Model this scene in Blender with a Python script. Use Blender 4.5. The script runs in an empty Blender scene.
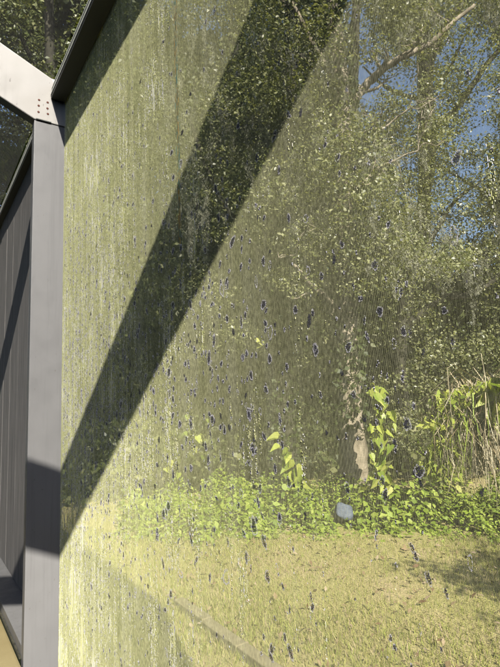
import bpy, bmesh, math, random
import numpy as np
from mathutils import Vector, Matrix

rng = np.random.default_rng(7)
random.seed(7)
S = bpy.context.scene
COL = S.collection

# ------------------------------------------------------------------ camera
# world: +Y runs along the screened wall away from the camera, +X is the garden side, lawn at z = 0
CAM = np.array([0.0, 0.0, 1.30])
YAW, PITCH, ROLL = math.radians(33.97), math.radians(7.79), math.radians(-2.28)
F = np.array([math.sin(YAW) * math.cos(PITCH), math.cos(YAW) * math.cos(PITCH), math.sin(PITCH)])
R0 = np.cross(F, [0, 0, 1]); R0 /= np.linalg.norm(R0)
U0 = np.cross(R0, F)
RT = math.cos(ROLL) * R0 + math.sin(ROLL) * U0
UP = -math.sin(ROLL) * R0 + math.cos(ROLL) * U0
cd = bpy.data.cameras.new('camera')
cam = bpy.data.objects.new('camera', cd); COL.objects.link(cam)
cam.matrix_world = Matrix((( RT[0], UP[0], -F[0], CAM[0]), (RT[1], UP[1], -F[1], CAM[1]), (RT[2], UP[2], -F[2], CAM[2]), (0, 0, 0, 1)))
cd.sensor_fit = 'VERTICAL'; cd.sensor_height = 36.0; cd.lens = 36.0 * 500 / 667
cd.clip_start = 0.02; cd.clip_end = 500
S.camera = cam

def at(px, py, d):
    """point seen in direction (px,py) of a 500x667 frame at depth d metres"""
    return CAM + d * (F + RT * (px - 250) / 500 - UP * (py - 333.5) / 500)

# ------------------------------------------------------------------ light
SUN = np.array([0.223, 1.0, -0.78]); SUN /= np.linalg.norm(SUN)      # travel direction of the light
w = bpy.data.worlds.new('World'); S.world = w; w.use_nodes = True
nt = w.node_tree; nt.nodes.clear()
sky = nt.nodes.new('ShaderNodeTexSky'); sky.sky_type = 'NISHITA'; sky.sun_disc = False
sky.sun_elevation = math.asin(-SUN[2]); sky.sun_rotation = math.atan2(-SUN[0], -SUN[1])
sky.air_density = 1.0; sky.dust_density = 1.2; sky.ozone_density = 1.5
bg = nt.nodes.new('ShaderNodeBackground'); bg.inputs['Strength'].default_value = 0.10
wo = nt.nodes.new('ShaderNodeOutputWorld')
nt.links.new(sky.outputs[0], bg.inputs[0]); nt.links.new(bg.outputs[0], wo.inputs[0])
sl = bpy.data.lights.new('sun', 'SUN'); sl.energy = 5.0; sl.angle = math.radians(0.5); sl.color = (1.0, 0.95, 0.86)
so = bpy.data.objects.new('sun', sl); COL.objects.link(so)
so.rotation_euler = Vector(SUN).to_track_quat('-Z', 'Y').to_euler(); so.location = (-3, -8, 9)
S.view_settings.view_transform = 'Standard'; S.view_settings.look = 'None'
S.view_settings.gamma = 1; S.view_settings.use_curve_mapping = False
S.view_settings.exposure = 0.98
try:
    S.cycles.max_bounces = 6; S.cycles.diffuse_bounces = 0; S.cycles.transmission_bounces = 6; S.cycles.transparent_max_bounces = 8
except Exception:
    pass

# ------------------------------------------------------------------ materials
def nodes(name):
    m = bpy.data.materials.new(name); m.use_nodes = True
    n = m.node_tree; b = n.nodes['Principled BSDF']
    return m, n, b
def ramp(n, src, stops):
    r = n.nodes.new('ShaderNodeValToRGB')
    el = r.color_ramp.elements
    while len(el) < len(stops): el.new(0.5)
    for e, (p, c) in zip(el, stops): e.position = p; e.color = (*c, 1)
    n.links.new(src, r.inputs[0]); return r.outputs[0]
def noise(n, scale, detail=4, stretch=(1, 1, 1), rough=.55):
    tc = n.nodes.new('ShaderNodeTexCoord'); mp = n.nodes.new('ShaderNodeMapping')
    mp.inputs['Scale'].default_value = stretch
    n.links.new(tc.outputs['Object'], mp.inputs[0])
    t = n.nodes.new('ShaderNodeTexNoise'); t.inputs['Scale'].default_value = scale
    t.inputs['Detail'].default_value = detail; t.inputs['Roughness'].default_value = rough
    n.links.new(mp.outputs[0], t.inputs['Vector']); return t.outputs[0]
def mixc(n, fac, a, b, mode='MIX'):
    x = n.nodes.new('ShaderNodeMix'); x.data_type = 'RGBA'; x.blend_type = mode
    for s, v in ((0, fac), (6, a), (7, b)):
        if hasattr(v, 'is_linked'): n.links.new(v, x.inputs[s])
        else: x.inputs[s].default_value = v if s == 0 else (*v, 1)
    return x.outputs[2]
def bump(n, b, src, strength, dist=.01):
    u = n.nodes.new('ShaderNodeBump'); u.inputs['Strength'].default_value = strength; u.inputs['Distance'].default_value = dist
    n.links.new(src, u.inputs['Height']); n.links.new(u.outputs[0], b.inputs['Normal'])
def leafmat(name, stops, trans=.35, rough=.5, spec=.35):
    """leaf: colour from the leaf's own random number, some light let through"""
    m, n, b = nodes(name)
    g = n.nodes.new('ShaderNodeNewGeometry')
    c = ramp(n, g.outputs['Random Per Island'], stops)
    n.links.new(c, b.inputs['Base Color']); b.inputs['Roughness'].default_value = rough
    b.inputs['Specular IOR Level'].default_value = spec
    t = n.nodes.new('ShaderNodeBsdfTranslucent'); n.links.new(mixc(n, 1.0, c, (1.0, 1.0, .45), 'MULTIPLY'), t.inputs[0])
    mx = n.nodes.new('ShaderNodeMixShader'); mx.inputs[0].default_value = trans
    n.links.new(b.outputs[0], mx.inputs[1]); n.links.new(t.outputs[0], mx.inputs[2])
    n.links.new(mx.outputs[0], n.nodes['Material Output'].inputs[0]); return m

def paint(name, c0, c1, rough=.45, dirt=(.12, .11, .09)):
    m, n, b = nodes(name)
    base = ramp(n, noise(n, 3, 5, (1, 1, .3)), [(.3, c0), (.7, c1)])
    sp = ramp(n, noise(n, 38, 2, (1, 1, .6)), [(.69, (0, 0, 0)), (.75, (1, 1, 1))])
    n.links.new(mixc(n, mixc(n, .55, (0, 0, 0), sp), base, dirt), b.inputs['Base Color'])
    st = ramp(n, noise(n, 26, 6, (1, 1, .035), .7), [(.52, (0, 0, 0)), (.68, (1, 1, 1))])
    wet = mixc(n, mixc(n, .30, (0, 0, 0), st), mixc(n, mixc(n, .55, (0, 0, 0), sp), base, dirt), tuple(.62 * v for v in c0))
    n.links.new(wet, b.inputs['Base Color'])
    rr = ramp(n, noise(n, 12, 5), [(.3, (rough - .1,) * 3), (.7, (rough + .2,) * 3)]); n.links.new(rr, b.inputs['Roughness'])
    bump(n, b, noise(n, 220, 2), .05, .001); return m
M = {}
M['post'] = paint('grey_painted_aluminium', (.165, .163, .163), (.20, .197, .195))
M['rafter'] = paint('pale_painted_aluminium', (.37, .35, .325), (.43, .41, .38))
M['eave'] = paint('grey_green_aluminium', (.50, .52, .46), (.60, .61, .55))
m, n, b = nodes('rusty_screw'); b.inputs['Base Color'].default_value = (.12, .035, .02, 1); b.inputs['Roughness'].default_value = .7; M['screw'] = m
m, n, b = nodes('spline_and_shade_black'); b.inputs['Base Color'].default_value = (.04, .045, .04, 1); b.inputs['Roughness'].default_value = .6; M['spline_and_shade'] = m  # black of the grooves, also of the shade strip under the eave

def threadmat():
    m, n, b = nodes('algae_coated_mesh')
    c = ramp(n, noise(n, 7, 6, (1, 3.0, .35)), [(.25, (.40, .41, .20)), (.5, (.58, .58, .30)), (.75, (.72, .71, .46))])
    f = ramp(n, noise(n, 260, 2, (1, 1, .4)), [(.35, (.55, .55, .55)), (.7, (1.15, 1.15, 1.15))])
    tc = n.nodes.new('ShaderNodeTexCoord'); sx = n.nodes.new('ShaderNodeSeparateXYZ'); n.links.new(tc.outputs['Object'], sx.inputs[0])
    mr = n.nodes.new('ShaderNodeMapRange'); n.links.new(sx.outputs['Y'], mr.inputs[0])           # algae grows thicker along the wall
    for i_, v_ in ((1, .25), (2, 1.5), (3, 0), (4, 1)): mr.inputs[i_].default_value = v_
    c = mixc(n, mr.outputs[0], (.20, .195, .13), c)
    n.links.new(mixc(n, 1.0, c, f, 'MULTIPLY'), b.inputs['Base Color'])
    b.inputs['Roughness'].default_value = .75; b.inputs['Specular IOR Level'].default_value = .2
    return m
M['thread'] = threadmat()
M['film'] = leafmat('dried_algae_film', [(0, (.38, .40, .14)), (.4, (.58, .58, .26)), (.7, (.68, .66, .42)), (.85, (.74, .73, .70)), (1, (.70, .68, .76))], .2, .6, .3)
M['spot'] = leafmat('dark_mildew', [(0, (.05, .048, .056)), (1, (.15, .142, .165))], .05, .8, .1)
M['rim'] = leafmat('pale_dried_rim', [(0, (.52, .50, .54)), (1, (.78, .75, .82))], .2, .7, .2)
M['streak'] = leafmat('rust_and_verdigris_streak', [(0, (.10, .24, .22)), (.5, (.16, .30, .27)), (.52, (.45, .27, .08)), (1, (.52, .36, .12))], .3, .7, .2)
m, n, b = nodes('charcoal_mesh'); b.inputs['Base Color'].default_value = (.06, .06, .055, 1); b.inputs['Roughness'].default_value = .6; M['roofthread'] = m

m, n, b = nodes('weathered_grey_boards')
c = ramp(n, noise(n, 9, 8, (1, 5, .18), .65), [(.28, (.15, .145, .14)), (.5, (.24, .23, .22)), (.72, (.34, .32, .29))])
c2 = ramp(n, noise(n, 70, 4, (1, 3, .06)), [(.35, (.6, .6, .6)), (.65, (1.1, 1.08, 1.05))])
n.links.new(mixc(n, 1, c, c2, 'MULTIPLY'), b.inputs['Base Color']); b.inputs['Roughness'].default_value = .85
bump(n, b, noise(n, 70, 4, (1, 3, .06)), .4, .004); M['board'] = m

m, n, b = nodes('tan_coated_deck')
c = ramp(n, noise(n, 2.2, 6), [(.3, (.21, .165, .07)), (.7, (.29, .24, .12))])
n.links.new(c, b.inputs['Base Color']); b.inputs['Roughness'].default_value = .85
bump(n, b, noise(n, 160, 3), .4, .004); M['deck'] = m

m, n, b = nodes('pool_water'); b.inputs['Base Color'].default_value = (.02, .09, .11, 1); b.inputs['Roughness'].default_value = .05; bump(n, b, noise(n, 3, 3), .15, .02); M['water'] = m
m, n, b = nodes('dry_soil_and_thatch')
c = ramp(n, noise(n, 1.3, 8, rough=.7), [(.3, (.30, .29, .08)), (.5, (.43, .38, .14)), (.7, (.52, .40, .22))])
n.links.new(c, b.inputs['Base Color']); b.inputs['Roughness'].default_value = .95
bump(n, b, noise(n, 60, 5), .6, .02); M['soil'] = m
M['grass'] = leafmat('dry_lawn_grass', [(0, (.30, .36, .06)), (.4, (.45, .48, .12)), (.65, (.58, .53, .19)), (.86, (.64, .53, .28)), (1, (.62, .45, .34))], .3, .6, .2)
M['litter'] = leafmat('fallen_oak_leaves', [(0, (.17, .10, .05)), (.5, (.36, .26, .14)), (1, (.50, .40, .28))], .15, .7, .2)

m, n, b = nodes('weathered_edging'); c = ramp(n, noise(n, 18, 6), [(.3, (.22, .19, .11)), (.7, (.34, .29, .17))]); n.links.new(c, b.inputs['Base Color']); b.inputs['Roughness'].default_value = .9; M['edging'] = m

def barkmat(name, a, b_, c_):
    m, n, b = nodes(name)
    c = ramp(n, noise(n, 6, 8, (1, 1, .35), .65), [(.36, a), (.52, b_), (.68, c_)])
    n.links.new(c, b.inputs['Base Color']); b.inputs['Roughness'].default_value = .9
    bump(n, b, noise(n, 22, 6, (1, 1, .25)), .9, .03); return m
M['bark_pale'] = barkmat('pale_oak_bark', (.16, .13, .08), (.38, .32, .22), (.56, .48, .37))
M['bark_dark'] = barkmat('dark_mossy_bark', (.02, .02, .011), (.045, .042, .025), (.09, .08, .055))
M['oakleaf'] = leafmat('oak_leaves', [(0, (.06, .075, .025)), (.3, (.15, .175, .05)), (.6, (.30, .32, .12)), (1, (.50, .50, .27))], .38, .38, .6)
M['woodleaf'] = leafmat('woodland_leaves', [(0, (.05, .065, .02)), (.4, (.10, .125, .035)), (.8, (.17, .19, .06)), (1, (.27, .27, .12))], .25, .45, .5)
M['cover'] = leafmat('bright_ground_cover_leaves', [(0, (.17, .26, .03)), (.5, (.34, .46, .055)), (1, (.52, .60, .13))], .4, .5, .3)
M['vine'] = leafmat('yellow_green_vine_leaves', [(0, (.26, .38, .05)), (.5, (.50, .58, .09)), (1, (.68, .70, .18))], .4, .4, .4)
M['ivy'] = leafmat('dull_green_creeper', [(0, (.045, .065, .02)), (.6, (.08, .105, .03)), (1, (.13, .15, .05))], .25, .5, .3)
M['moss'] = leafmat('grey_green_hanging_moss', [(0, (.22, .225, .15)), (.6, (.38, .38, .27)), (1, (.52, .51, .40))], .25, .9, .1)
M['frond'] = leafmat('palm_fronds', [(0, (.12, .18, .05)), (.6, (.22, .28, .09)), (1, (.34, .38, .16))], .3, .4, .5)
M['dry'] = leafmat('dry_brown_fronds', [(0, (.34, .26, .14)), (.5, (.56, .48, .30)), (1, (.72, .65, .46))], .25, .7, .2)
m, n, b = nodes('blue_grey_stone'); c = ramp(n, noise(n, 14, 5), [(.35, (.07, .09, .12)), (.7, (.13, .16, .20))])
n.links.new(c, b.inputs['Base Color']); b.inputs['Roughness'].default_value = .7; bump(n, b, noise(n, 40, 4), .4, .01); M['stone'] = m

# ------------------------------------------------------------------ mesh helpers
def tag(o, label=None, cat=None, group=None, kind=None):
    for k, v in (('label', label), ('category', cat), ('group', group), ('kind', kind)):
        if v: o[k] = v
    return o
def empty(name, loc=(0, 0, 0)):
    o = bpy.data.objects.new(name, None); o.empty_display_size = .1; o.location = loc
    COL.objects.link(o); return o
def link(name, me, mat, parent=None, smooth=False):
    o = bpy.data.objects.new(name, me)
    for mm in (mat if isinstance(mat, (list, tuple)) else [mat]): me.materials.append(mm)
    if smooth: me.polygons.foreach_set('use_smooth', np.ones(len(me.polygons), bool))
    COL.objects.link(o)
    if parent is not None:
        o.parent = parent; o.matrix_parent_inverse = Matrix.Translation(-Vector(parent.location))
    return o
def ngons(name, V, k, midx=None):
    """mesh of independent k-sided faces; V is (n*k,3)"""
    V = np.asarray(V, np.float32).reshape(-1, 3); nf = len(V) // k
    me = bpy.data.meshes.new(name)
    me.vertices.add(len(V)); me.vertices.foreach_set('co', V.ravel())
    me.loops.add(len(V)); me.loops.foreach_set('vertex_index', np.arange(len(V), dtype=np.int32))
    me.polygons.add(nf); me.polygons.foreach_set('loop_start', np.arange(0, len(V), k, dtype=np.int32))
    if midx is not None: me.polygons.foreach_set('material_index', np.asarray(midx, np.int32))
    me.update(calc_edges=True); return me
def indexed(name, V, Q):
    V = np.asarray(V, np.float32).reshape(-1, 3); Q = np.asarray(Q, np.int32); k = Q.shape[1]
    me = bpy.data.meshes.new(name)
    me.vertices.add(len(V)); me.vertices.foreach_set('co', V.ravel())
    me.loops.add(Q.size); me.loops.foreach_set('vertex_index', Q.ravel())
    me.polygons.add(len(Q)); me.polygons.foreach_set('loop_start', np.arange(0, Q.size, k, dtype=np.int32))
    me.update(calc_edges=True); return me
def boxes(name, L, bevel=0.0):
    bm = bmesh.new()
    for (x0, x1, y0, y1, z0, z1) in L:
        r = bmesh.ops.create_cube(bm, size=1)
        for v in r['verts']:
            v.co = ((x0 + x1) / 2 + v.co.x * (x1 - x0), (y0 + y1) / 2 + v.co.y * (y1 - y0), (z0 + z1) / 2 + v.co.z * (z1 - z0))
    if bevel: bmesh.ops.bevel(bm, geom=bm.edges[:], offset=bevel, segments=2, affect='EDGES', profile=.6)
    me = bpy.data.meshes.new(name); bm.to_mesh(me); bm.free(); return me
def prism_xz(name, pts, y0, y1, bevel=.002):
    bm = bmesh.new()
    a = [bm.verts.new((x, y0, z)) for x, z in pts]; c = [bm.verts.new((x, y1, z)) for x, z in pts]
    bm.faces.new(a); bm.faces.new(c[::-1])
    for i in range(len(pts)):
        j = (i + 1) % len(pts); bm.faces.new((a[j], a[i], c[i], c[j]))
    bmesh.ops.recalc_face_normals(bm, faces=bm.faces[:])
    if bevel: bmesh.ops.bevel(bm, geom=bm.edges[:], offset=bevel, segments=2, affect='EDGES')
    me = bpy.data.meshes.new(name); bm.to_mesh(me); bm.free(); return me
def tubes(lines, seg=9, wob=.06):
    """lines: list of (points, radii) -> verts, quads; a smooth tapered limb each"""
    V, Q, base = [], [], 0
    for P, Rr in lines:
        P = np.array(P, float); Rr = np.array(Rr, float)
        n0 = len(P); t = np.linspace(0, n0 - 1, (n0 - 1) * 6 + 1)
        i = np.clip(t.astype(int), 0, n0 - 2); u = (t - i)[:, None]
        pm = P[np.maximum(i - 1, 0)]; p0 = P[i]; p1 = P[i + 1]; p2 = P[np.minimum(i + 2, n0 - 1)]
        C = .5 * ((2 * p0) + (-pm + p1) * u + (2 * pm - 5 * p0 + 4 * p1 - p2) * u**2 + (-pm + 3 * p0 - 3 * p1 + p2) * u**3)
        r = np.interp(t, np.arange(n0), Rr)
        C = C + rng.normal(0, 1, C.shape) * (r * wob)[:, None]
        T = np.gradient(C, axis=0); T /= np.linalg.norm(T, axis=1)[:, None] + 1e-9
        ref = np.array([.31, .2, .93]) if abs(T[0] @ np.array([.31, .2, .93])) < .9 else np.array([1., 0, 0])
        A = np.cross(T, ref); A /= np.linalg.norm(A, axis=1)[:, None]; B = np.cross(T, A)
        th = np.linspace(0, 2 * np.pi, seg, endpoint=False)
        rr = r[:, None] * (1 + rng.normal(0, wob, (len(r), seg)))
        ring = C[:, None] + rr[..., None] * (A[:, None] * np.cos(th)[None, :, None] + B[:, None] * np.sin(th)[None, :, None])
        V.append(ring.reshape(-1, 3)); nr = len(C)
        a = (np.arange(nr - 1)[:, None] * seg + np.arange(seg)[None]).ravel()
        c = (np.arange(nr - 1)[:, None] * seg + (np.arange(seg)[None] + 1) % seg).ravel()
        Q.append(np.stack([a, c, c + seg, a + seg], 1) + base); base += nr * seg
    return np.concatenate(V), np.concatenate(Q)
def unit(v): return v / (np.linalg.norm(v, axis=-1, keepdims=True) + 1e-9)
def leaves(C, size, aspect=.5, up=.5, droop=0.0, toward=None):
    """one folded rhombic leaf per centre -> (n*4,3) verts"""
    n = len(C)
    nrm = rng.normal(0, 1, (n, 3)); nrm[:, 2] += up * 1.6
    if toward is not None: nrm += toward
    nrm = unit(nrm)
    ax = unit(np.cross(nrm, rng.normal(0, 1, (n, 3)))); ax[:, 2] -= droop; ax = unit(ax)
    sd = unit(np.cross(nrm, ax))
    s = (size * rng.uniform(.45, 1.3, n))[:, None]
    return np.stack([C - ax * s * .5, C + sd * s * aspect * .5 + nrm * s * .08 - ax * s * .05, C + ax * s * .5 - nrm * s * .06, C - sd * s * aspect * .5 + nrm * s * .08 - ax * s * .05], 1).reshape(-1, 3)
def clumps(centres, radii, per, flat=.6):
    """leaf centres gathered into clumps, denser at each clump's outside"""
    out = []
    for c, r in zip(centres, radii):
        k = max(4, int(per * (r / .5) ** 2)); d = unit(rng.normal(0, 1, (k, 3)))
        q = d * (r * rng.uniform(.25, 1, (k, 1)) ** .6) * np.array([1, 1, flat])
        out.append(np.asarray(c) + q)
    return np.concatenate(out)
HEART = np.array([(0, 0), (.28, -.10), (.50, .12), (.48, .42), (.25, .75), (0, 1.12), (-.25, .75), (-.48, .42), (-.50, .12), (-.28, -.10)])
def hearts(C, size, facing, hang=.8):
    """large heart shaped leaves, folded a little along the midrib, tips hanging"""
    V = []
    for c, s in zip(C, size):
        nrm = unit(np.array(facing) + rng.normal(0, .62, 3)); dn = np.array([rng.normal(0, .35), rng.normal(0, .35), -hang]);
        ax = unit(dn - nrm * (dn @ nrm)); sd = np.cross(nrm, ax)
        wd_, cu_, bd_, tw_ = rng.uniform(.7, 1.05), rng.uniform(.15, .7), rng.uniform(.05, .5), rng.normal(0, .18)
        for h in (1, -1):
            idx = [0, 1, 2, 3, 4, 5] if h > 0 else [5, 6, 7, 8, 9, 0]
            for k in idx:
                x, y = HEART[k]
                V.append(c + s * (sd * x * wd_ + ax * y + nrm * (abs(x) * cu_ - bd_ * y * y) + sd * tw_ * y * y))
    return np.array(V)

# ------------------------------------------------------------------ ground
def sheet(name, half, cuts, z, mat):
    g = np.linspace(-1, 1, cuts + 1); g = np.sign(g) * np.abs(g) ** 2.2 * half
    X, Y = np.meshgrid(g, g); Z = .02 * np.sin(X * 1.3) * np.sin(Y * .9 + 1) + .012 * np.sin(X * 3.1 + Y * 2.3)
    V = np.stack([X, Y, Z + z], -1).reshape(-1, 3)
    i = (np.arange(cuts)[:, None] * (cuts + 1) + np.arange(cuts)[None]).ravel()
    return link(name, indexed(name, V, np.stack([i, i + 1, i + cuts + 2, i + cuts + 1], 1)), mat, smooth=True)
tag(sheet('lawn', 180, 160, 0, M['soil']), kind='structure')
ZD = 1.30 - 1.055
tag(link('pool_deck', boxes('pool_deck', [(-1.1, .421, -7, 14, -.4, ZD), (-9, -5.2, -7, 14, -.4, ZD)], .01), M['deck']), kind='structure')
tag(link('pool_water', boxes('pool_water', [(-5.2, -1.1, -7, 14, -.4, ZD - .12)]), M['water']), kind='structure')

# ------------------------------------------------------------------ the screened pool cage
Z = lambda r: 1.30 + r                                  # heights measured from the lens
PX0, PX1, PY = .43, .58, 2.445                          # post: inner edge, outer edge, face towards the camera
SX = .572                                               # plane of the wall mesh
EZ0, EZ1 = 1.55, 1.625                                  # eave beam underside and top
cage = empty('pool_cage', (.5, 2.47, ZD))
tag(cage, 'grey aluminium pool cage with dirty green screen filling most of the view', 'pool enclosure')
bp = link('bottom_rail', boxes('bottom_rail', [(.43, .585, PY + .053, 5.5, Z(-1.055), Z(-1.0))], .003), M['post'], cage)
link('bottom_rail', boxes('bottom_rail', [(.43, .585, -.5, PY - .001, Z(-1.29), Z(-1.24))], .003), M['post'], cage)
link('edge_trim', boxes('edge_trim', [(.422, .4298, PY + .053, 5.5, Z(-1.054), Z(-1.042))], .001), M['bark_dark'], bp)
post = link('post', boxes('post', [(PX0, PX1, PY, PY + .052, Z(-1.29), Z(1.545))], .003), M['post'], cage)
link('post', boxes('post', [(.53, PX1, -.44, -.39, Z(-1.238), Z(1.545))], .003), M['post'], cage)
def rafter(y0, y1):
    s, b0, D = .45, 1.405, .285
    zb = lambda x: Z(b0 + s * (.43 - x)); zt = lambda x: Z(b0 + D + s * (.43 - x) - .012)
    pts = [(.578, Z(1.405)), (.43, Z(1.405)), (-3.6, zb(-3.6)), (-3.6, zt(-3.6)), (.505, zt(.505)), (.505, Z(EZ1 + .02)), (.578, Z(EZ1 + .02))]
    return link('rafter', prism_xz('rafter', pts, y0, y1, .002), M['rafter'], cage)
raf = rafter(PY - .006, PY + .056)
rafter(-.50, -.326); rafter(5.39, 5.45)
# screws and the joint line of the gusset
for (px, py) in ((39, 100), (38.6, 105.7), (38.4, 112), (47.6, 102.5), (47.4, 108.5), (47.8, 114)):
    v = at(px, py, 1) - CAM; q = CAM + v * (PY - .006) / v[1]
    bm = bmesh.new(); bmesh.ops.create_uvsphere(bm, u_segments=12, v_segments=8, radius=.0058)
    for vv in bm.verts: vv.co = (vv.co.x + q[0], vv.co.y * .45 + q[1], vv.co.z + q[2])
    me = bpy.data.meshes.new('screw'); bm.to_mesh(me); bm.free(); link('screw', me, M['screw'], raf, True)
link('gusset_lip', boxes('gusset_lip', [(.437, .507, PY - .0085, PY - .0062, Z(1.406), Z(1.4105))]), M['spline_and_shade'], raf)
for (y0, y1) in ((-.5, PY - .008), (PY + .058, 5.38)):
    e = link('eave_beam', prism_xz('eave_beam', [(.501, Z(EZ0)), (.585, Z(EZ0)), (.585, Z(EZ1)), (.514, Z(EZ1))], y0, y1, .002), M['eave'], cage)
    link('spline_groove', prism_xz('spline_groove', [(.5058, Z(EZ0 + .036)), (.5072, Z(EZ0 + .036)), (.5085, Z(EZ0 + .043)), (.5071, Z(EZ0 + .043))], y0 + .001, y1 - .001, 0), M['spline_and_shade'], e)
    link('eave_shade_strip', boxes('underside_shade', [(.5035, .584, y0, y1, Z(EZ0 - .016), Z(EZ0 - .0005))], .002), M['spline_and_shade'], cage)  # near-black strip added so the eave underside reads as shaded
# board infill of the far bay, board by board in one panel
L = []; y = PY + .056
while y < 5.38:
    wd = random.uniform(.30, .36); L.append((.545 + random.uniform(-.002, .002), .575, y, min(y + wd, 5.38) - .005, Z(-.998), Z(1.548))); y += wd
link('board_panel', boxes('board_panel', L, .003), M['board'], cage)

# --- woven mesh: every thread is a small six sided rod
def rods(P0, P1, r, e1, e2, seg=6):
    """straight rods; e1,e2 span the section"""
    n = len(P0); th = np.linspace(0, 2 * np.pi, seg, endpoint=False) + .3
    off = r * (np.cos(th)[:, None] * e1 + np.sin(th)[:, None] * e2)
    V = np.concatenate([(P0[:, None] + off[None]), (P1[:, None] + off[None])], 1).reshape(-1, 3)
    a = (np.arange(n)[:, None] * 2 * seg + np.arange(seg)[None]).ravel(); c = (np.arange(n)[:, None] * 2 * seg + (np.arange(seg)[None] + 1) % seg).ravel()
    return V, np.stack([a, c, c + seg, a + seg], 1)
PITCH_T, TR = .0018, .00016
def wall_mesh(name, y0, y1, z0, z1, mat, parent):
    ys = np.arange(y0, y1, PITCH_T); ys = ys + rng.normal(0, .00007, len(ys)); zs = np.arange(z0, z1, PITCH_T); zs = zs + rng.normal(0, .00007, len(zs))
    V1, Q1 = rods(np.stack([np.full_like(ys, SX), ys, np.full_like(ys, z0)], 1), np.stack([np.full_like(ys, SX), ys, np.full_like(ys, z1)], 1), TR, np.array([1., 0, 0]), np.array([0, 1., 0]))
    V2, Q2 = rods(np.stack([np.full_like(zs, SX + .0003), np.full_like(zs, y0), zs], 1), np.stack([np.full_like(zs, SX + .0003), np.full_like(zs, y1), zs], 1), TR, np.array([1., 0, 0]), np.array([0, 0, 1.]))
    return link(name, indexed(name, np.concatenate([V1, V2]), np.concatenate([Q1, Q2 + len(V1)])), mat, parent, True)
WY0, WY1, WZ0, WZ1 = -.388, PY - .001, Z(-1.238), Z(1.548)
scr = wall_mesh('screen_panel', WY0, WY1, WZ0, WZ1, M['thread'], cage)
scr['label'] = 'dirty algae-greened mesh panel with dark mildew spots'

# --- dried algae film caught in the holes, in vertical runs
def vnoise(ny, nz, cy, cz):
    g = rng.random((int(ny / cy) + 3, int(nz / cz) + 3))
    yy = np.arange(ny) / cy; zz = np.arange(nz) / cz; i = yy.astype(int); j = zz.astype(int)
    u = (yy - i)[:, None]; v = (zz - j)[None]; u = u * u * (3 - 2 * u); v = v * v * (3 - 2 * v)
    a = g[np.ix_(i, j)]; b_ = g[np.ix_(i + 1, j)]; c = g[np.ix_(i, j + 1)]; d = g[np.ix_(i + 1, j + 1)]
    return (a * (1 - u) + b_ * u) * (1 - v) + (c * (1 - u) + d * u) * v
FY0 = .15
ny = int((WY1 - FY0) / PITCH_T); nz = int((WZ1 - WZ0) / PITCH_T)
field = .11 * vnoise(ny, nz, 3, 420) + .20 * vnoise(ny, nz, 5, 70) + .18 * vnoise(ny, nz, 36, 300) + .19 * vnoise(ny, nz, 55, 60) + .14 * vnoise(ny, nz, 2, 10) + .18 * rng.random((ny, nz))
yv = FY0 + (np.arange(ny) + .5) * PITCH_T; zv = WZ0 + (np.arange(nz) + .5) * PITCH_T
lev = .73 - .15 * np.clip((yv - .25) / 1.7, 0, 1)[:, None] - .09 * np.clip((yv - .7) / .8, 0, 1)[:, None] * np.clip((.95 - zv) / .6, 0, 1)[None]
on = field > lev
pad = np.zeros((ny, nz + 2), bool); pad[:, 1:-1] = on
dif = np.diff(pad.astype(np.int8), axis=1); si, sj = np.where(dif == 1); ei, ej = np.where(dif == -1)
k = len(si); yc = FY0 + (si + .5) * PITCH_T; z0 = WZ0 + sj * PITCH_T; z1 = WZ0 + ej * PITCH_T
hw = PITCH_T * rng.uniform(.22, .48, k); tl = rng.normal(-.4, .42, k) - .35 * np.clip((yc - .9) / .8, 0, 1); dx = -.0002 + rng.normal(0, .00015, k)
ca, sa = np.cos(tl) * hw, np.sin(tl) * hw; lean = rng.normal(0, .3, k) * hw
q = np.stack([np.stack([SX + dx - sa, yc - ca, z0], 1), np.stack([SX + dx + sa, yc + ca, z0], 1), np.stack([SX + dx + sa, yc + ca + lean, z1], 1), np.stack([SX + dx - sa, yc - ca + lean, z1], 1)], 1)
o = link('algae_film', ngons('algae_film', q, 4), M['film'], scr); o['kind'] = 'stuff'
print('film runs', k)

# --- mildew spots: holes of the weave filled dark, ringed by holes filled with a pale dried rim, gathered in drip lines
sp = []
for _ in range(135):                                            # drip columns, thickest left of the middle
    y0 = rng.normal(1.0, .38); c0 = rng.normal(.06, .21)
    for j in range(rng.integers(2, 8)):
        h = .007 + .013 * rng.random() ** 1.6; sp.append((y0 + rng.normal(0, .022), c0 + rng.normal(0, .17), h, h * rng.uniform(.44, .72)))
for _ in range(16):
    h = rng.uniform(.012, .019); sp.append((rng.uniform(.28, .6), rng.normal(.05, .2), h, h * rng.uniform(.4, .6)))
for _ in range(420):
    h = .005 + .011 * rng.random() ** 2; sp.append((rng.uniform(.45, 2.42), rng.normal(0, .5), h, h * rng.uniform(.35, .7)))
for _ in range(4200):                                           # fine speckle towards the post, in columns
    y0 = 2.42 - abs(rng.normal(0, .6)); y0 = y0 * .3 + .7 * (round(y0 / .05) * .05 + .02 * math.sin(y0 * 91)); h = rng.uniform(.005, .014); sp.append((y0, rng.normal(.1, .55), h, h * rng.uniform(.4, .9)))
core, rim, smooth, ring_ = [], [], [], []
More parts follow.
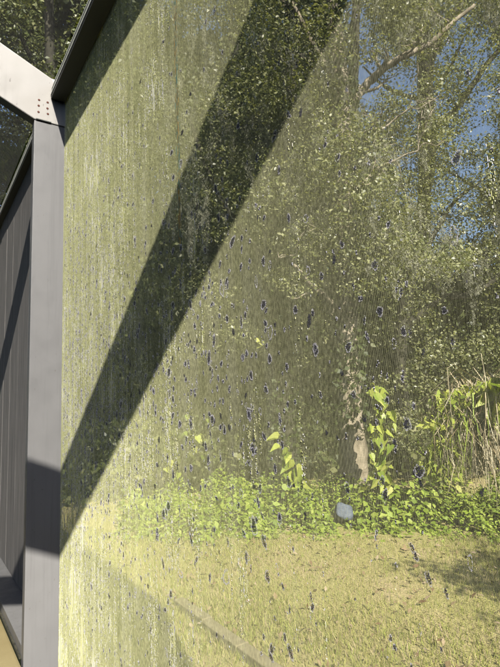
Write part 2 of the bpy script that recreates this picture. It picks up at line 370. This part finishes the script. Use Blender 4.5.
for (yc_, zc_, h, w_) in sp:
    if not (.2 < yc_ < 2.43 and -1.2 < zc_ < 1.5): continue
    zc_ += 1.30; zg = PITCH_T; kind = rng.random(); sc_ = min(1.35, rng.lognormal(-.12, .28)) * (.72 if yc_ < .62 else 1.0); h *= sc_; w_ *= sc_ * rng.uniform(.8, 1.25)
    if h > .0085:                                              # larger blots: smooth uneven ovals lying over the weave
        n0 = int(h * w_ * 1e6 * 3.4) + 20; ph = rng.uniform(0, 6.28, 4); sk = rng.normal(0, .25)
        u = rng.uniform(-1.6, 1.6, n0); v = rng.uniform(-1.6, 1.6, n0); th = np.arctan2(v, u)
        q = np.hypot(u, v) / (1 + .13 * np.sin(2 * th + ph[0]) + .09 * np.sin(3 * th + ph[1]) + .05 * np.sin(5 * th + ph[2]))
        P_ = np.stack([yc_ + w_ * .5 * (u + sk * v), zc_ + h * .5 * v], 1); z_ = rng.random(n0)
        pc = np.clip((1.06 - q) / .30, 0, 1); pr = np.exp(-((q - 1.14) / .15) ** 2) * (.75 + .35 * np.sin(th + ph[3]))
        if kind < .86: smooth.append(P_[z_ < pc])
        if kind < .70 or kind > .86: ring_.append(P_[(z_ >= pc) & (z_ < pc + pr)])
        continue
    hw_ = w_ * .8 + zg; hh_ = h * .8 + zg
    iy = np.arange(int((yc_ - hw_ - WY0) / zg), int((yc_ + hw_ - WY0) / zg) + 1); iz = np.arange(int((zc_ - hh_ - WZ0) / zg), int((zc_ + hh_ - WZ0) / zg) + 1)
    gy, gz = np.meshgrid(WY0 + (iy + .5) * zg, WZ0 + (iz + .5) * zg, indexing='ij')
    th = np.arctan2(gz - zc_, gy - yc_); ph = rng.uniform(0, 6.28, 3)
    rr = np.sqrt(((gy - yc_) / (w_ * .5)) ** 2 + ((gz - zc_) / (h * .5)) ** 2) * (1 + .12 * np.sin(2 * th + ph[0]) + .10 * np.sin(3 * th + ph[1])) + rng.normal(0, .05, gy.shape)
    dark = (rr < .86) & (rng.random(gy.shape) < .93); pale = (rr >= .86) & (rr < 1.27) & (rng.random(gy.shape) < rng.uniform(.6, .98))
    core.append(np.stack([gy[dark], gz[dark]], 1)); rim.append(np.stack([gy[pale], gz[pale]], 1))
def cells(yz, f0, f1, tilt):
    n = len(yz); a = PITCH_T * rng.uniform(f0, f1, n); b_ = PITCH_T * rng.uniform(f0, f1, n); t = rng.normal(0, .12, n) + tilt * np.clip(.6 + (yz[:, 0] - .5) * 1.6, .6, 3.2); x = SX - .0003
    c, s_ = np.cos(t) * a, np.sin(t) * a; y, z = yz[:, 0], yz[:, 1]
    return np.stack([np.stack([x - s_, y - c, z - b_], 1), np.stack([x + s_, y + c, z - b_], 1), np.stack([x + s_, y + c, z + b_], 1), np.stack([x - s_, y - c, z + b_], 1)], 1)
core = np.concatenate(core); rim = np.concatenate(rim); print('spot cells', len(core), len(rim))
o = link('mildew_spots', ngons('mildew_spots', np.concatenate([cells(core, .40, .54, 0), cells(np.concatenate(smooth), .20, .34, 0)]), 4), M['spot'], scr); o['kind'] = 'stuff'
o = link('spot_rims', ngons('spot_rims', np.concatenate([cells(rim, .34, .5, -.22), cells(np.concatenate(ring_), .16, .30, -.25)]), 4), M['rim'], scr); o['kind'] = 'stuff'
# rust / verdigris drips
st = []
for (y0, zt, zb, wd) in ((1.165, 1.15, .42, .011),):
    for j in range(420):
        z = Z(rng.uniform(zb, zt)); yy = y0 + rng.normal(0, wd * .5); h = rng.uniform(.006, .03); a = PITCH_T * .42; t = rng.normal(0, .4) * a
        st += [(SX - t, yy - a, z), (SX + t, yy + a, z), (SX + t, yy + a, z + h), (SX - t, yy - a, z + h)]
link('rust_streak', ngons('rust_streak', st, 4), M['streak'], scr)

# --- roof mesh of the two bays
def roof_mesh(y0, y1):
    sp = .0022; sl_ = np.array([-1, 0, .45]); sl_ /= np.linalg.norm(sl_); nn = np.cross(sl_, [0, 1, 0]); A = np.array([.508, 0, Z(1.64)]); Ls = 3.6
    ys = np.arange(y0, y1, sp); us = np.arange(0, Ls, sp)
    P0 = A + np.stack([0 * ys, ys, 0 * ys], 1); P1 = P0 + sl_ * Ls
    V1, Q1 = rods(P0, P1, .00013, np.array([0, 1., 0]), nn, 4)
    B = A + us[:, None] * sl_[None]
    V2, Q2 = rods(B + np.array([0, y0, 0]), B + np.array([0, y1, 0]), .00013, sl_, nn, 4)
    return link('roof_screen', indexed('roof_screen', np.concatenate([V1, V2]), np.concatenate([Q1, Q2 + len(V1)])), M['roofthread'], cage)
roof_mesh(-.32, PY - .008); roof_mesh(PY + .058, 5.38)

# ------------------------------------------------------------------ lawn grass and fallen leaves
def shore(X):          # near edge of the leafy ground cover: y as a function of x
    return 7.2 - 1.05 * X + .18 * np.sin(X * 2.1) + .1 * np.sin(X * 5.3)
def scatter(n, x0, x1, y0, y1):
    P = np.stack([rng.uniform(x0, x1, n), rng.uniform(y0, y1, n)], 1)
    return P[(P[:, 1] < shore(P[:, 0]) + .25)]
P = scatter(330000, .64, 6.0, .6, 7.5); n = len(P)
den = np.sin(P[:, 0] * 2.2 + 1) * np.sin(P[:, 1] * 1.7) + np.sin(P[:, 0] * 5.1) * np.sin(P[:, 1] * 4.3 + 2) * .6
P = P[rng.random(n) < .62 + .25 * den]; n = len(P)
h = rng.uniform(.012, .036, n); a = rng.uniform(0, 2 * np.pi, n); lx, ly = rng.normal(0, .7, n) * h, rng.normal(0, .7, n) * h; wdt = rng.uniform(.002, .004, n)
b0 = np.stack([P[:, 0] - np.cos(a) * wdt, P[:, 1] - np.sin(a) * wdt, 0 * h - .02], 1); b1 = np.stack([P[:, 0] + np.cos(a) * wdt, P[:, 1] + np.sin(a) * wdt, 0 * h - .02], 1)
tp = np.stack([P[:, 0] + lx, P[:, 1] + ly, h + .01], 1)
tag(link('grass', ngons('grass', np.stack([b0, b1, tp], 1), 3), M['grass']), 'dry yellow-green lawn grass between the screen and the leafy border', 'grass', kind='stuff')
P = scatter(2200, .64, 6.0, .6, 7.5)
C = np.stack([P[:, 0], P[:, 1], rng.uniform(.015, .04, len(P))], 1)
tag(link('fallen_leaves', ngons('fallen_leaves', leaves(C, .05, .45, 1.5), 4), M['litter']), 'brown fallen leaves scattered over the dry lawn', 'leaf litter', kind='stuff')

# ------------------------------------------------------------------ leafy ground cover along the trees
n = 60000
X = 1.75 + 5.8 * rng.uniform(0, 1, n) ** .85; dep = rng.uniform(0, 1, n) ** .8 * 1.6 - .12 * np.abs(rng.normal(0, 1, n)); Y = shore(X) + dep * 1.0 + .10 * np.sin(X * 13) + .06 * np.sin(X * 29 + 1); Xc = X + dep * .55
top = .25 * np.clip(dep / .4, .12, 1) * (1 + .35 * np.sin(Xc * 3.7 + Y * 1.3) + .30 * np.sin(Xc * 9.1 - Y * 4) + .2 * np.sin(Xc * 21 + Y * 17))
C = np.stack([Xc, Y, top * rng.uniform(.2, 1, n) + .10 * (rng.random(n) < .05) * rng.random(n)], 1)
C = C[np.sin(Xc * 4.3 + 2) * np.sin(Y * 5.1) + .5 * np.sin(Xc * 11 + Y * 7) < 1.05 + .3 * rng.random(n)]
tag(link('ground_cover', ngons('ground_cover', leaves(C, .058 * (1 + .5 * np.sin(C[:, 0] * 2.7) * np.sin(C[:, 1] * 3.1)), .6, .9, .15, -SUN * .9), 4), M['cover']), 'bright yellow-green leafy ground cover along the foot of the trees', 'ground cover', kind='stuff')

# ------------------------------------------------------------------ trees
def tree(name, label, limbs, bark, cl, per, lsize, leafm, moss=None, group=None, toward=None):
    base = np.array(limbs[0][0][0]); t = empty(name, tuple(base)); tag(t, label, 'tree', group)
    V, Q = tubes(limbs); link('trunk', indexed('trunk', V, Q), bark, t, True)
    C = clumps([c for c, r in cl], [r for c, r in cl], per)
    link('crown', ngons('crown', leaves(C, lsize, .55, .45, .25, toward), 4), leafm, t)
    if moss:
        s = []
        for c, ln in moss:                                  # tangled drapes made of short curled bits
            for _ in range(4):
                k = int(230 * ln / .6); tt = rng.random(k) ** .8; l = ln * rng.uniform(.5, 1.1); p0 = np.array(c) + rng.normal(0, .17, 3)
                sway = rng.normal(0, .09, 2); ctr = p0 + np.stack([sway[0] * np.sin(tt * 2.5), sway[1] * np.sin(tt * 2), -tt * l], 1) + rng.normal(0, 1, (k, 3)) * (.052 * (1.05 - tt))[:, None]
                s.append(leaves(ctr, .055, .10, 0, 1.3))
        s = np.concatenate(s)
        link('hanging_moss', ngons('hanging_moss', s, 4), M['moss'], t)
    return t
GAPS = [(380, 90, 20), (395, 100, 16), (455, 210, 30), (430, 212, 16), (415, 165, 12), (468, 160, 13), (445, 100, 16), (475, 95, 18), (355, 12, 14), (372, 84, 18), (400, 112, 14), (440, 215, 22), (462, 222, 22), (428, 75, 10), (462, 20, 14), (480, 130, 16), (450, 60, 12), (485, 165, 12), (410, 190, 9), (405, 75, 12), (350, 70, 10), (490, 50, 16), (245, 135, 5), (60, 20, 6), (20, 40, 6)]
def moss_spots(n, pxr, pyr, dr, lr):
    out = []
    while len(out) < n:
        px, py, d = rng.uniform(*pxr), rng.uniform(*pyr), rng.uniform(*dr); l = rng.uniform(*lr)
        if any(abs(px - gx) < gr + 14 and py - gr < gy < py + gr + l * 500 / d for gx, gy, gr in GAPS): continue
        out.append((at(px, py, d), l))
    return out
def branchy(pts, r0, r1, twigs=6, ln=.5):
    """a limb with crooked twigs and twiglets along it"""
    P = [np.array(p) for p in pts]; Q = [P[0]]
    for a, b_ in zip(P[:-1], P[1:]):
        L = np.linalg.norm(b_ - a); Q += [a + (b_ - a) * .5 + rng.normal(0, .05, 3) * L, b_]
    out = [along(Q, r0, r1)]; dr = unit(P[-1] - P[0])
    for k in range(twigs):
        i = rng.integers(1, len(Q)); p = Q[i]; v = unit(dr * .6 + rng.normal(0, .6, 3)); l = ln * rng.uniform(.4, 1.2); q = [p]; rr = r0 + (r1 - r0) * i / len(Q)
        for m_ in range(4): v = unit(v + rng.normal(0, .32, 3) + np.array([0, 0, .08])); q.append(q[-1] + v * l / 4)
        out.append(along(q, rr * .5, .004))
        for m_ in (2, 3): out.append(along([q[m_], q[m_] + unit(v + rng.normal(0, .7, 3)) * l * .22, q[m_] + unit(v + rng.normal(0, .7, 3)) * l * .4], rr * .25, .003))
    return out
def g0(px, d):         # ground point under column px at depth d
    p = at(px, 420, d); p[2] = -.05; return p
def along(pts, r0, r1): return (pts, list(np.linspace(r0, r1, len(pts))))
def rand_clumps(n, pxr, pyr, dr, rr, power=1.0):
    out = []
    while len(out) < n:
        px, py = rng.uniform(*pxr), rng.uniform(*pyr); d = rng.uniform(*dr); r = rng.uniform(*rr)
        if any((px - gx) ** 2 + (py - gy) ** 2 < (gr + r * 500 / d * .5) ** 2 for gx, gy, gr in GAPS): continue
        p = at(px, py, d)
        if p[2] < .4: continue
        out.append((p, r))
    return out
d1 = 5.9
limbs = [along([g0(357, d1), at(357, 497, d1), at(355, 480, d1), at(353, 450, d1), at(349, 380, d1), at(346, 280, d1 + .1), at(344, 180, d1 + .1), at(341, 90, d1 + .2), at(330, 0, d1 + .3), at(315, -140, d1 + .5)], .17, .09)]
limbs[0][1][:4] = [.26, .23, .19, .165]
limbs += branchy([at(344, 115, d1 + .1), at(360, 92, d1 + .2), at(382, 70, d1 + .1), at(402, 57, d1), at(432, 42, d1), at(475, 5, d1)], .065, .02, 9, .6)
limbs += branchy([at(346, 330, d1), at(325, 296, d1 - .3), at(306, 279, d1 - .5), at(292, 262, d1 - .6), at(298, 246, d1 - .7)], .04, .012, 7, .35)
limbs += branchy([at(341, 95, d1 + .2), at(310, 40, d1), at(270, -30, d1 - .2)], .05, .02, 5, .5)
limbs += branchy([at(345, 190, d1), at(370, 176, d1), at(396, 160, d1), at(418, 151, d1 - .1)], .024, .008, 9, .5)
limbs += branchy([at(345, 150, d1), at(362, 134, d1), at(384, 128, d1), at(410, 108, d1 - .1)], .024, .008, 9, .5)
cl = rand_clumps(60, (250, 450), (-160, 130), (5.2, 7.2), (.28, .5)) + rand_clumps(110, (270, 470), (90, 285), (5.2, 6.6), (.18, .36)) + rand_clumps(24, (300, 425), (235, 290), (5.2, 5.75), (.14, .26)) + rand_clumps(30, (315, 385), (115, 255), (5.0, 5.6), (.14, .28)) + rand_clumps(8, (315, 375), (-30, 60), (5.0, 5.6), (.16, .28))
tree('oak_tree', 'pale oak with a sunlit base rising out of the leafy border, yellow vine beside it', limbs, M['bark_pale'], cl, 560, .045, M['oakleaf'],
     moss_spots(80, (300, 460), (10, 250), (5.5, 6.8), (.25, .6)), toward=-SUN * .8)
d2 = 6.5
limbs = [along([g0(286, d2), at(286, 450, d2), at(283, 370, d2), at(276, 260, d2), at(284, 150, d2), at(292, 40, d2), at(285, -120, d2)], .15, .09),
         along([at(278, 280, d2), at(250, 240, d2), at(215, 190, d2), at(190, 120, d2)], .05, .02),
         along([at(286, 130, d2), at(310, 90, d2 + .3), at(330, 20, d2 + .6)], .05, .02)]
cl = rand_clumps(70, (150, 330), (-160, 180), (5.8, 8.2), (.3, .55)) + rand_clumps(40, (180, 330), (180, 400), (6, 7.5), (.2, .4))
tree('oak_tree', 'dark creeper-covered oak left of the pale trunk, small bright vine on its side', limbs, M['bark_dark'], cl, 480, .048, M['oakleaf'],
     [(at(rng.uniform(160, 330), rng.uniform(20, 300), rng.uniform(6, 8)), rng.uniform(.3, .8)) for _ in range(60)], toward=-SUN * .8)
d3 = 8.2
limbs = [along([g0(402, d3), at(405, 430, d3), at(400, 340, d3), at(418, 240, d3), at(430, 150, d3), at(430, 60, d3), at(470, -10, d3), at(500, -90, d3)], .13, .07),
         along([at(430, 75, d3), at(415, 20, d3), at(420, -60, d3)], .1, .05),
         along([at(429, 130, d3), at(455, 110, d3), at(490, 60, d3), at(530, 20, d3)], .07, .03),
         along([at(412, 270, d3), at(440, 225, d3), at(456, 200, d3), at(490, 175, d3)], .05, .02),
         along([at(402, 330, d3), at(440, 300, d3), at(480, 290, d3), at(540, 240, d3)], .08, .03)]
cl = rand_clumps(70, (380, 600), (-180, 150), (7.4, 9.5), (.3, .55)) + rand_clumps(100, (370, 600), (130, 470), (7.4, 9.2), (.25, .5)) + rand_clumps(34, (385, 450), (120, 470), (6.7, 7.6), (.18, .34)) + [(at(rng.uniform(380, 520), rng.uniform(-30, 255), rng.uniform(7.2, 8.8)), rng.uniform(.14, .36)) for _ in range(360)]
tree('oak_tree', 'dark spreading oak at the right whose limbs cross blue sky gaps', limbs, M['bark_dark'], cl, 430, .052, M['oakleaf'],
     moss_spots(80, (385, 520), (-40, 260), (7.4, 9), (.3, .8)), toward=-SUN * .8)
# taller trees further back, each its own trunk and crown
back = [(-60, 11.5, 'tall leafy tree farthest left, seen above the board panel'), (60, 12.5, 'tall tree seen through the roof mesh above the pale rafter'), (165, 11.5, 'tall back tree behind the screen left of the creeper-covered oak'), (250, 13.0, 'tall back tree standing directly behind the creeper-covered oak'),
        (335, 12.0, 'tall back tree behind the pale oak trunk'), (430, 14.0, 'tall back tree behind the dark spreading oak'), (540, 12.0, 'tall back tree at the right edge of the view')]
for (px, d, lb) in back:
    b0 = g0(px, d); lean = rng.normal(0, 12)
    tr = [b0] + [at(px + lean * q, 430 - 110 * q, d) for q in (1, 2, 3, 4, 5)]
    limbs = [along(tr, .24, .07)]
    for q in range(5):
        s0 = tr[2 + q % 3]; dr = np.array([rng.normal(0, 1), rng.normal(0, 1), 1.0]); limbs.append(along([s0, s0 + dr * .9, s0 + dr * 1.6 + np.array([0, 0, .5])], .07, .025))
    cl = rand_clumps(130, (px - 95, px + 95), (-190, 240), (d - 1.4, d + 1.4), (.45, .85)) + rand_clumps(60, (px - 90, px + 90), (200, 400), (d - 1.2, d + 1.2), (.4, .75))
    tree('broadleaf_tree', lb, limbs, M['bark_dark'], cl, 230, .10, M['woodleaf'], group='tall trees at the back of the garden', toward=-SUN * .6)
# undergrowth that closes the view under the crowns
C = []
for i in range(800):
    px = rng.uniform(-220, 700); d = rng.uniform(8.5, 17); p = at(px, 420, d); p[2] = rng.uniform(.2, 4.6) * (.6 + .4 * d / 17)
    C.append((p, rng.uniform(.5, .9)))
for i in range(60):
    p = at(rng.uniform(90, 260), rng.uniform(200, 330), rng.uniform(9.5, 12)); C.append((p, rng.uniform(.5, .8)))
for i in range(60):
    px = rng.uniform(30, 240); p = at(px, 420, rng.uniform(6.9, 8.5)); p[2] = rng.uniform(.2, 1.0); C.append((p, rng.uniform(.35, .55)))
for i in range(150):
    px = rng.uniform(60, 620); p = at(px, 420, rng.uniform(7.2, 9.5)); p[2] = rng.uniform(.1, .8); C.append((p, rng.uniform(.3, .5)))
tag(link('undergrowth', ngons('undergrowth', leaves(clumps([c for c, r in C], [r for c, r in C], 120), .12, .55, .3, .2), 4), M['woodleaf']), 'dense shaded undergrowth closing the view beneath the trees', 'undergrowth', kind='stuff')
# creeper on the two near trunks
def creeper(label, line, rad, n):
    P = np.array(line); t = rng.uniform(0, len(P) - 1.001, n); i = t.astype(int); u = (t - i)[:, None]; c = P[i] * (1 - u) + P[i + 1] * u
    dv = rng.normal(0, 1, (n, 3)); dv[:, 2] *= .2; c = c + unit(dv) * rng.uniform(.8, 1.35, (n, 1)) * rad
    o = link('creeper', ngons('creeper', leaves(c, .07, .7, 0, .4, -SUN * .5), 4), M['ivy']); return tag(o, label, 'creeper')
creeper('dull green creeper wrapped round the trunk left of the pale oak', [at(285, 470, d2), at(283, 370, d2), at(276, 260, d2), at(284, 150, d2)], .17, 2600)
creeper('dull green creeper climbing the pale oak above its bare sunlit base', [at(352, 432, d1), at(349, 380, d1), at(348, 340, d1), at(345, 230, d1), at(343, 110, d1 + .1), at(336, 30, d1 + .2), at(326, -60, d1 + .3)], .16, 3400)

# low strip edging the lawn beside the cage
yy = np.arange(1.2, 3.1, .4); o = link('lawn_edging', boxes('lawn_edging', [(1.455 + .01 * math.sin(y * 5), 1.525 + .01 * math.sin(y * 5), y, y + .392, -.05, .045) for y in yy], .006), M['edging'])
tag(o, 'low weathered grey edging strip running diagonally across the lawn at the lower left', 'lawn edging')

# large leaved vines
def vine(label, pts, d, n, smin, smax, spread, extra=()):
    P = np.array([at(x, y, d) for x, y in pts]); t = empty('climbing_vine', tuple(P[0])); tag(t, label, 'vine', 'large-leaved vines in the border')
    V, Q = tubes([(P, [.012] * len(P))], 6); link('stem', indexed('stem', V, Q), M['bark_dark'], t, True)
    q = np.linspace(0, len(P) - 1.001, n); i = q.astype(int); u = (q - i)[:, None]; C = P[i] * (1 - u) + P[i + 1] * u + rng.normal(0, spread, (n, 3)) - F * .08
    if len(extra): C = np.concatenate([C, [at(x, y, d - .1) for x, y in extra]])
    link('leaves', ngons('leaves', hearts(C, rng.uniform(smin, smax, len(C)), -SUN * .8 - F * .6), 6), M['vine'], t); return t
vine('long yellow-green vine with big leaves climbing right of the pale oak trunk', [(378, 490), (376, 450), (380, 415), (374, 385)], 5.3, 95, .05, .115, .055)
vine('short bright vine of round leaves on the creeper-covered trunk', [(296, 488), (293, 468), (286, 445)], 5.9, 22, .09, .16, .05, [(258, 338), (262, 341)])
vine('few very large pale leaves at the right edge above the dry fronds', [(500, 420), (496, 385), (489, 372)], 5.0, 11, .16, .25, .07)
vine('upright leafy shoots left of the dry brown fronds', [(440, 498), (438, 475), (436, 450), (440, 438)], 5.3, 34, .07, .11, .05)
vine('faint pale vine behind the densest part of the dirty screen', [(178, 492), (182, 460), (200, 430), (196, 405)], 6.2, 13, .05, .11, .12)

# heap of dry hanging fronds with a few green ones
t = empty('dry_frond_clump', tuple(at(480, 490, 5.3))); tag(t, 'clump of drooping dry brown fronds at the right above the ground cover', 'fronds')
def strands(c, n, ln, wd, spread, up):
    s = []
    for _ in range(n):
        a = rng.uniform(0, 2 * np.pi); dr = np.array([np.cos(a), np.sin(a), 0]); sd = np.array([-np.sin(a), np.cos(a), 0]) * wd * rng.uniform(.5, 1.2); p = np.array(c) + rng.normal(0, spread, 3); l = ln * rng.uniform(.5, 1.1)
        ky = rng.normal(0, .09 * l, (3, 3)); pts = [p, ky[0] + p + dr * l * .35 + np.array([0, 0, up * l]), ky[1] + p + dr * l * .65 + np.array([0, 0, up * l * .5 - .12 * l]), ky[2] + p + dr * l * .8 - np.array([0, 0, l * .75])]
        for q in range(3):
            w0, w1 = (1, 1, .7, .1)[q], (1, 1, .7, .1)[q + 1]
            s += [pts[q] - sd * w0, pts[q] + sd * w0, pts[q + 1] + sd * w1, pts[q + 1] - sd * w1]
    return s
link('dry_fronds', ngons('dry_fronds', sum([strands(at(x, y, 5.3), 200, l, .006, .14, u + .12) for x, y, l, u in ((470, 418, .55, .22), (490, 410, .8, .12), (484, 436, .6, .05), (502, 425, .7, .2), (462, 446, .4, .15))], []), 4), M['dry'], t)
link('arching_fronds', ngons('arching_fronds', sum([strands(at(x, y, 5.2), 26, l, .007, .07, .35) for x, y, l in ((468, 425, .5), (488, 412, .6), (450, 440, .4), (436, 462, .35))], []), 4), M['cover'], t)
link('green_fronds', ngons('green_fronds', leaves(clumps([at(x, y, 5.2) for x, y in ((450, 402), (470, 395), (488, 392), (438, 424), (458, 418), (446, 446), (474, 414), (500, 404), (436, 470), (452, 478))], [.21] * 10, 560), .10, .40, .4, .6, -SUN * 1.2), 4), M['vine'], t)

# blue-grey block half sunk in the leaves
c = at(344, 512, 5.08)
bm = bmesh.new(); bmesh.ops.create_icosphere(bm, subdivisions=4, radius=1)
for v in bm.verts:
    q = np.array(v.co); e = q / (np.abs(q) ** 4).sum() ** .25                 # squarish worn block
    e *= 1 + .05 * math.sin(q[0] * 4 + 1) * math.sin(q[1] * 5) + .04 * math.sin(q[2] * 6 + q[0] * 3)
    v.co = (e[0] * .092, e[1] * .08, e[2] * .05)
me = bpy.data.meshes.new('stone'); bm.to_mesh(me); bm.free()
o = link('stone', me, M['stone'], smooth=True); o.location = c; o.rotation_euler = (math.radians(55), math.radians(14), math.radians(-30))
tag(o, 'small tilted blue-grey block half sunk in the ground cover before the pale oak', 'stone')

# fan palm behind the board panel, seen through the roof mesh
def palm(label, base, hgt, nf, ln):
    t = empty('palm', tuple(base)); tag(t, label, 'palm'); topp = np.array(base) + np.array([.1, .1, hgt])
    V, Q = tubes([([base, base + (topp - base) * .5 + np.array([.06, 0, 0]), topp], [.14, .12, .11])]); link('trunk', indexed('trunk', V, Q), M['bark_dark'], t, True)
    s = []
    for i in range(nf):
        a = rng.uniform(0, 2 * np.pi); el = rng.uniform(-.3, 1.2); dr = np.array([np.cos(a) * np.cos(el), np.sin(a) * np.cos(el), np.sin(el)]); hub = topp + dr * ln * .8
        sd = unit(np.cross(dr, [0, 0, 1.])); up = np.cross(sd, dr); w = up * .012
        s += [topp - w, topp + w, hub + w * .6, hub - w * .6]
        for b_ in np.linspace(-1.9, 1.9, 30):
            v = dr * np.cos(b_) + sd * np.sin(b_); l = ln * rng.uniform(.75, 1) * (1 - .12 * abs(b_)); pw = unit(np.cross(v, up)) * .016; tip = hub + v * l - np.array([0, 0, .25 * l])
            s += [hub - pw * .4, hub + v * l * .5 - pw, tip, hub + v * l * .5 + pw]
    link('fronds', ngons('fronds', s, 4), M['frond'], t); return t
b = at(2, 420, 8.6); b[2] = 0
palm('fan palm whose fronds show under the pale rafter above the board panel', b, 5.0, 30, .95)
# young tree beside the cage, just out of frame, shading the right of the lawn
cl = [(np.array([3.05, -.9, 2.35]) + rng.normal(0, 1, 3) * np.array([.36, .27, .12]), rng.uniform(.18, .28)) for _ in range(52)]
tree('young_tree', 'young tree on the lawn beside the cage shading the grass', [along([np.array([3.1, -1.6, -.05]), np.array([3.0, -1.4, 1.0]), np.array([2.85, -1.1, 2.3])], .06, .03)], M['bark_pale'], cl, 220, .07, M['oakleaf'])

# ------------------------------------------------------------------ building, crowns and trees placed to cut the sky light
h = empty('sky_blocker_house', (-3, -5.5, 0)); tag(h, 'unseen low building added behind the camera to block sky light', 'sky_blocker_house')  # added unseen building, keeps sky light off the cage from behind
m, n, b = nodes('brown_render'); b.inputs['Base Color'].default_value = (.14, .11, .085, 1); b.inputs['Roughness'].default_value = .9; bump(n, b, noise(n, 90, 4), .3, .004)
link('wall', boxes('wall', [(-5.6, .45, -9, -3.4, 0, 3.0), (-9, -5.6, -9, 8.5, 0, 3.0)], .01), m, h)
m, n, b = nodes('dark_shingles'); c = ramp(n, noise(n, 30, 5, (1, 1, 3)), [(.35, (.04, .038, .035)), (.7, (.09, .085, .08))]); n.links.new(c, b.inputs['Base Color']); b.inputs['Roughness'].default_value = .9
bm = bmesh.new()
for ring_ in ([(-9.4, -9.4), (.8, -9.4), (.8, -3.0), (-5.3, -3.0)], [(-9.4, -9.4), (-5.3, -3.0), (-5.3, 8.9), (-9.4, 8.9)]):
    a = [bm.verts.new((x, y, 3.0 + (.55 if (y < -9 or x < -9) else 0) * 2.2)) for x, y in ring_]; c = [bm.verts.new((x, y, 2.85 + (.55 if (y < -9 or x < -9) else 0) * 2.2)) for x, y in ring_]
    bm.faces.new(a); bm.faces.new(c[::-1])
    for i in range(4): bm.faces.new((a[(i + 1) % 4], a[i], c[i], c[(i + 1) % 4]))
bmesh.ops.recalc_face_normals(bm, faces=bm.faces[:]); me = bpy.data.meshes.new('roof'); bm.to_mesh(me); bm.free(); link('roof', me, m, h)
# oak over the cage roof, partly seen, crown spread to block sky light
tb = np.array([-2.5, 10.5, 0.0])
limbs = [along([tb, tb + [.1, -.1, 2], tb + [.3, -.3, 4.2]], .38, .28)]
for a in range(9):
    q = tb + np.array([.3, -.3, 4.2 - .1 * (a % 3)]); e = np.array([-6.2 + a * .75, [1.5, 4, .5, 5, 2, 3.5, 1.2, 5, 3][a], 7.2 + (a % 3) * .7]); limbs.append(along([q, q * .55 + e * .45 + np.array([0, 0, 1.0]), e], .15, .04))
cl = []
for _ in range(430):
    c = np.array([rng.uniform(-7, -.2), rng.uniform(.5, 10), 0]); c[2] = rng.uniform(6.2, 9.0)
    cl.append((c, rng.uniform(.4, .75)))
for _ in range(150):  # unseen high crown added to shade the trees at the left
    cl.append((np.array([rng.uniform(-.9, .8), rng.uniform(-3.4, 8), rng.uniform(8.6, 10.6)]), rng.uniform(.45, .8)))
for (x, y) in ((.6, -2), (1.2, 1), (.3, 3.5), (1.2, 6)):
    limbs.append(along([tb + np.array([.3, -.3, 4.1]), np.array([x * .5 - 1.2, y * .5 + 5.2, 7.8]), np.array([x, y, 9.6])], .16, .04))
tree('oak_tree', 'big oak over the cage, seen in the top corner, unseen crown added for shade', limbs, M['bark_dark'], cl, 150, .095, M['woodleaf'])
C, Rr = [], []
for i in range(1300):  # ring of trees, its unseen half added to block sky light
    a = rng.uniform(0, 2 * np.pi); d = rng.uniform(19, 25); p = np.array([math.cos(a) * d, math.sin(a) * d, rng.uniform(.3, 8 if math.sin(a) < .2 else (6.5 if math.cos(a) > .64 else 16))])
    C.append(p); Rr.append(rng.uniform(.9, 1.6))
for (n_, bx) in ((240, (40, 330, 40, 390)), (34, (-10, 95, -30, 90))):
    for i in range(n_): C.append(at(rng.uniform(*bx[:2]), rng.uniform(*bx[2:]), rng.uniform(16, 19))); Rr.append(rng.uniform(.8, 1.3))
tag(link('woodland', ngons('woodland', leaves(clumps(C, Rr, 55), .30, .6, .3, .2), 4), M['woodleaf']), 'woodland behind the garden trees, with an unseen ring added to block sky light', 'woodland', kind='stuff')
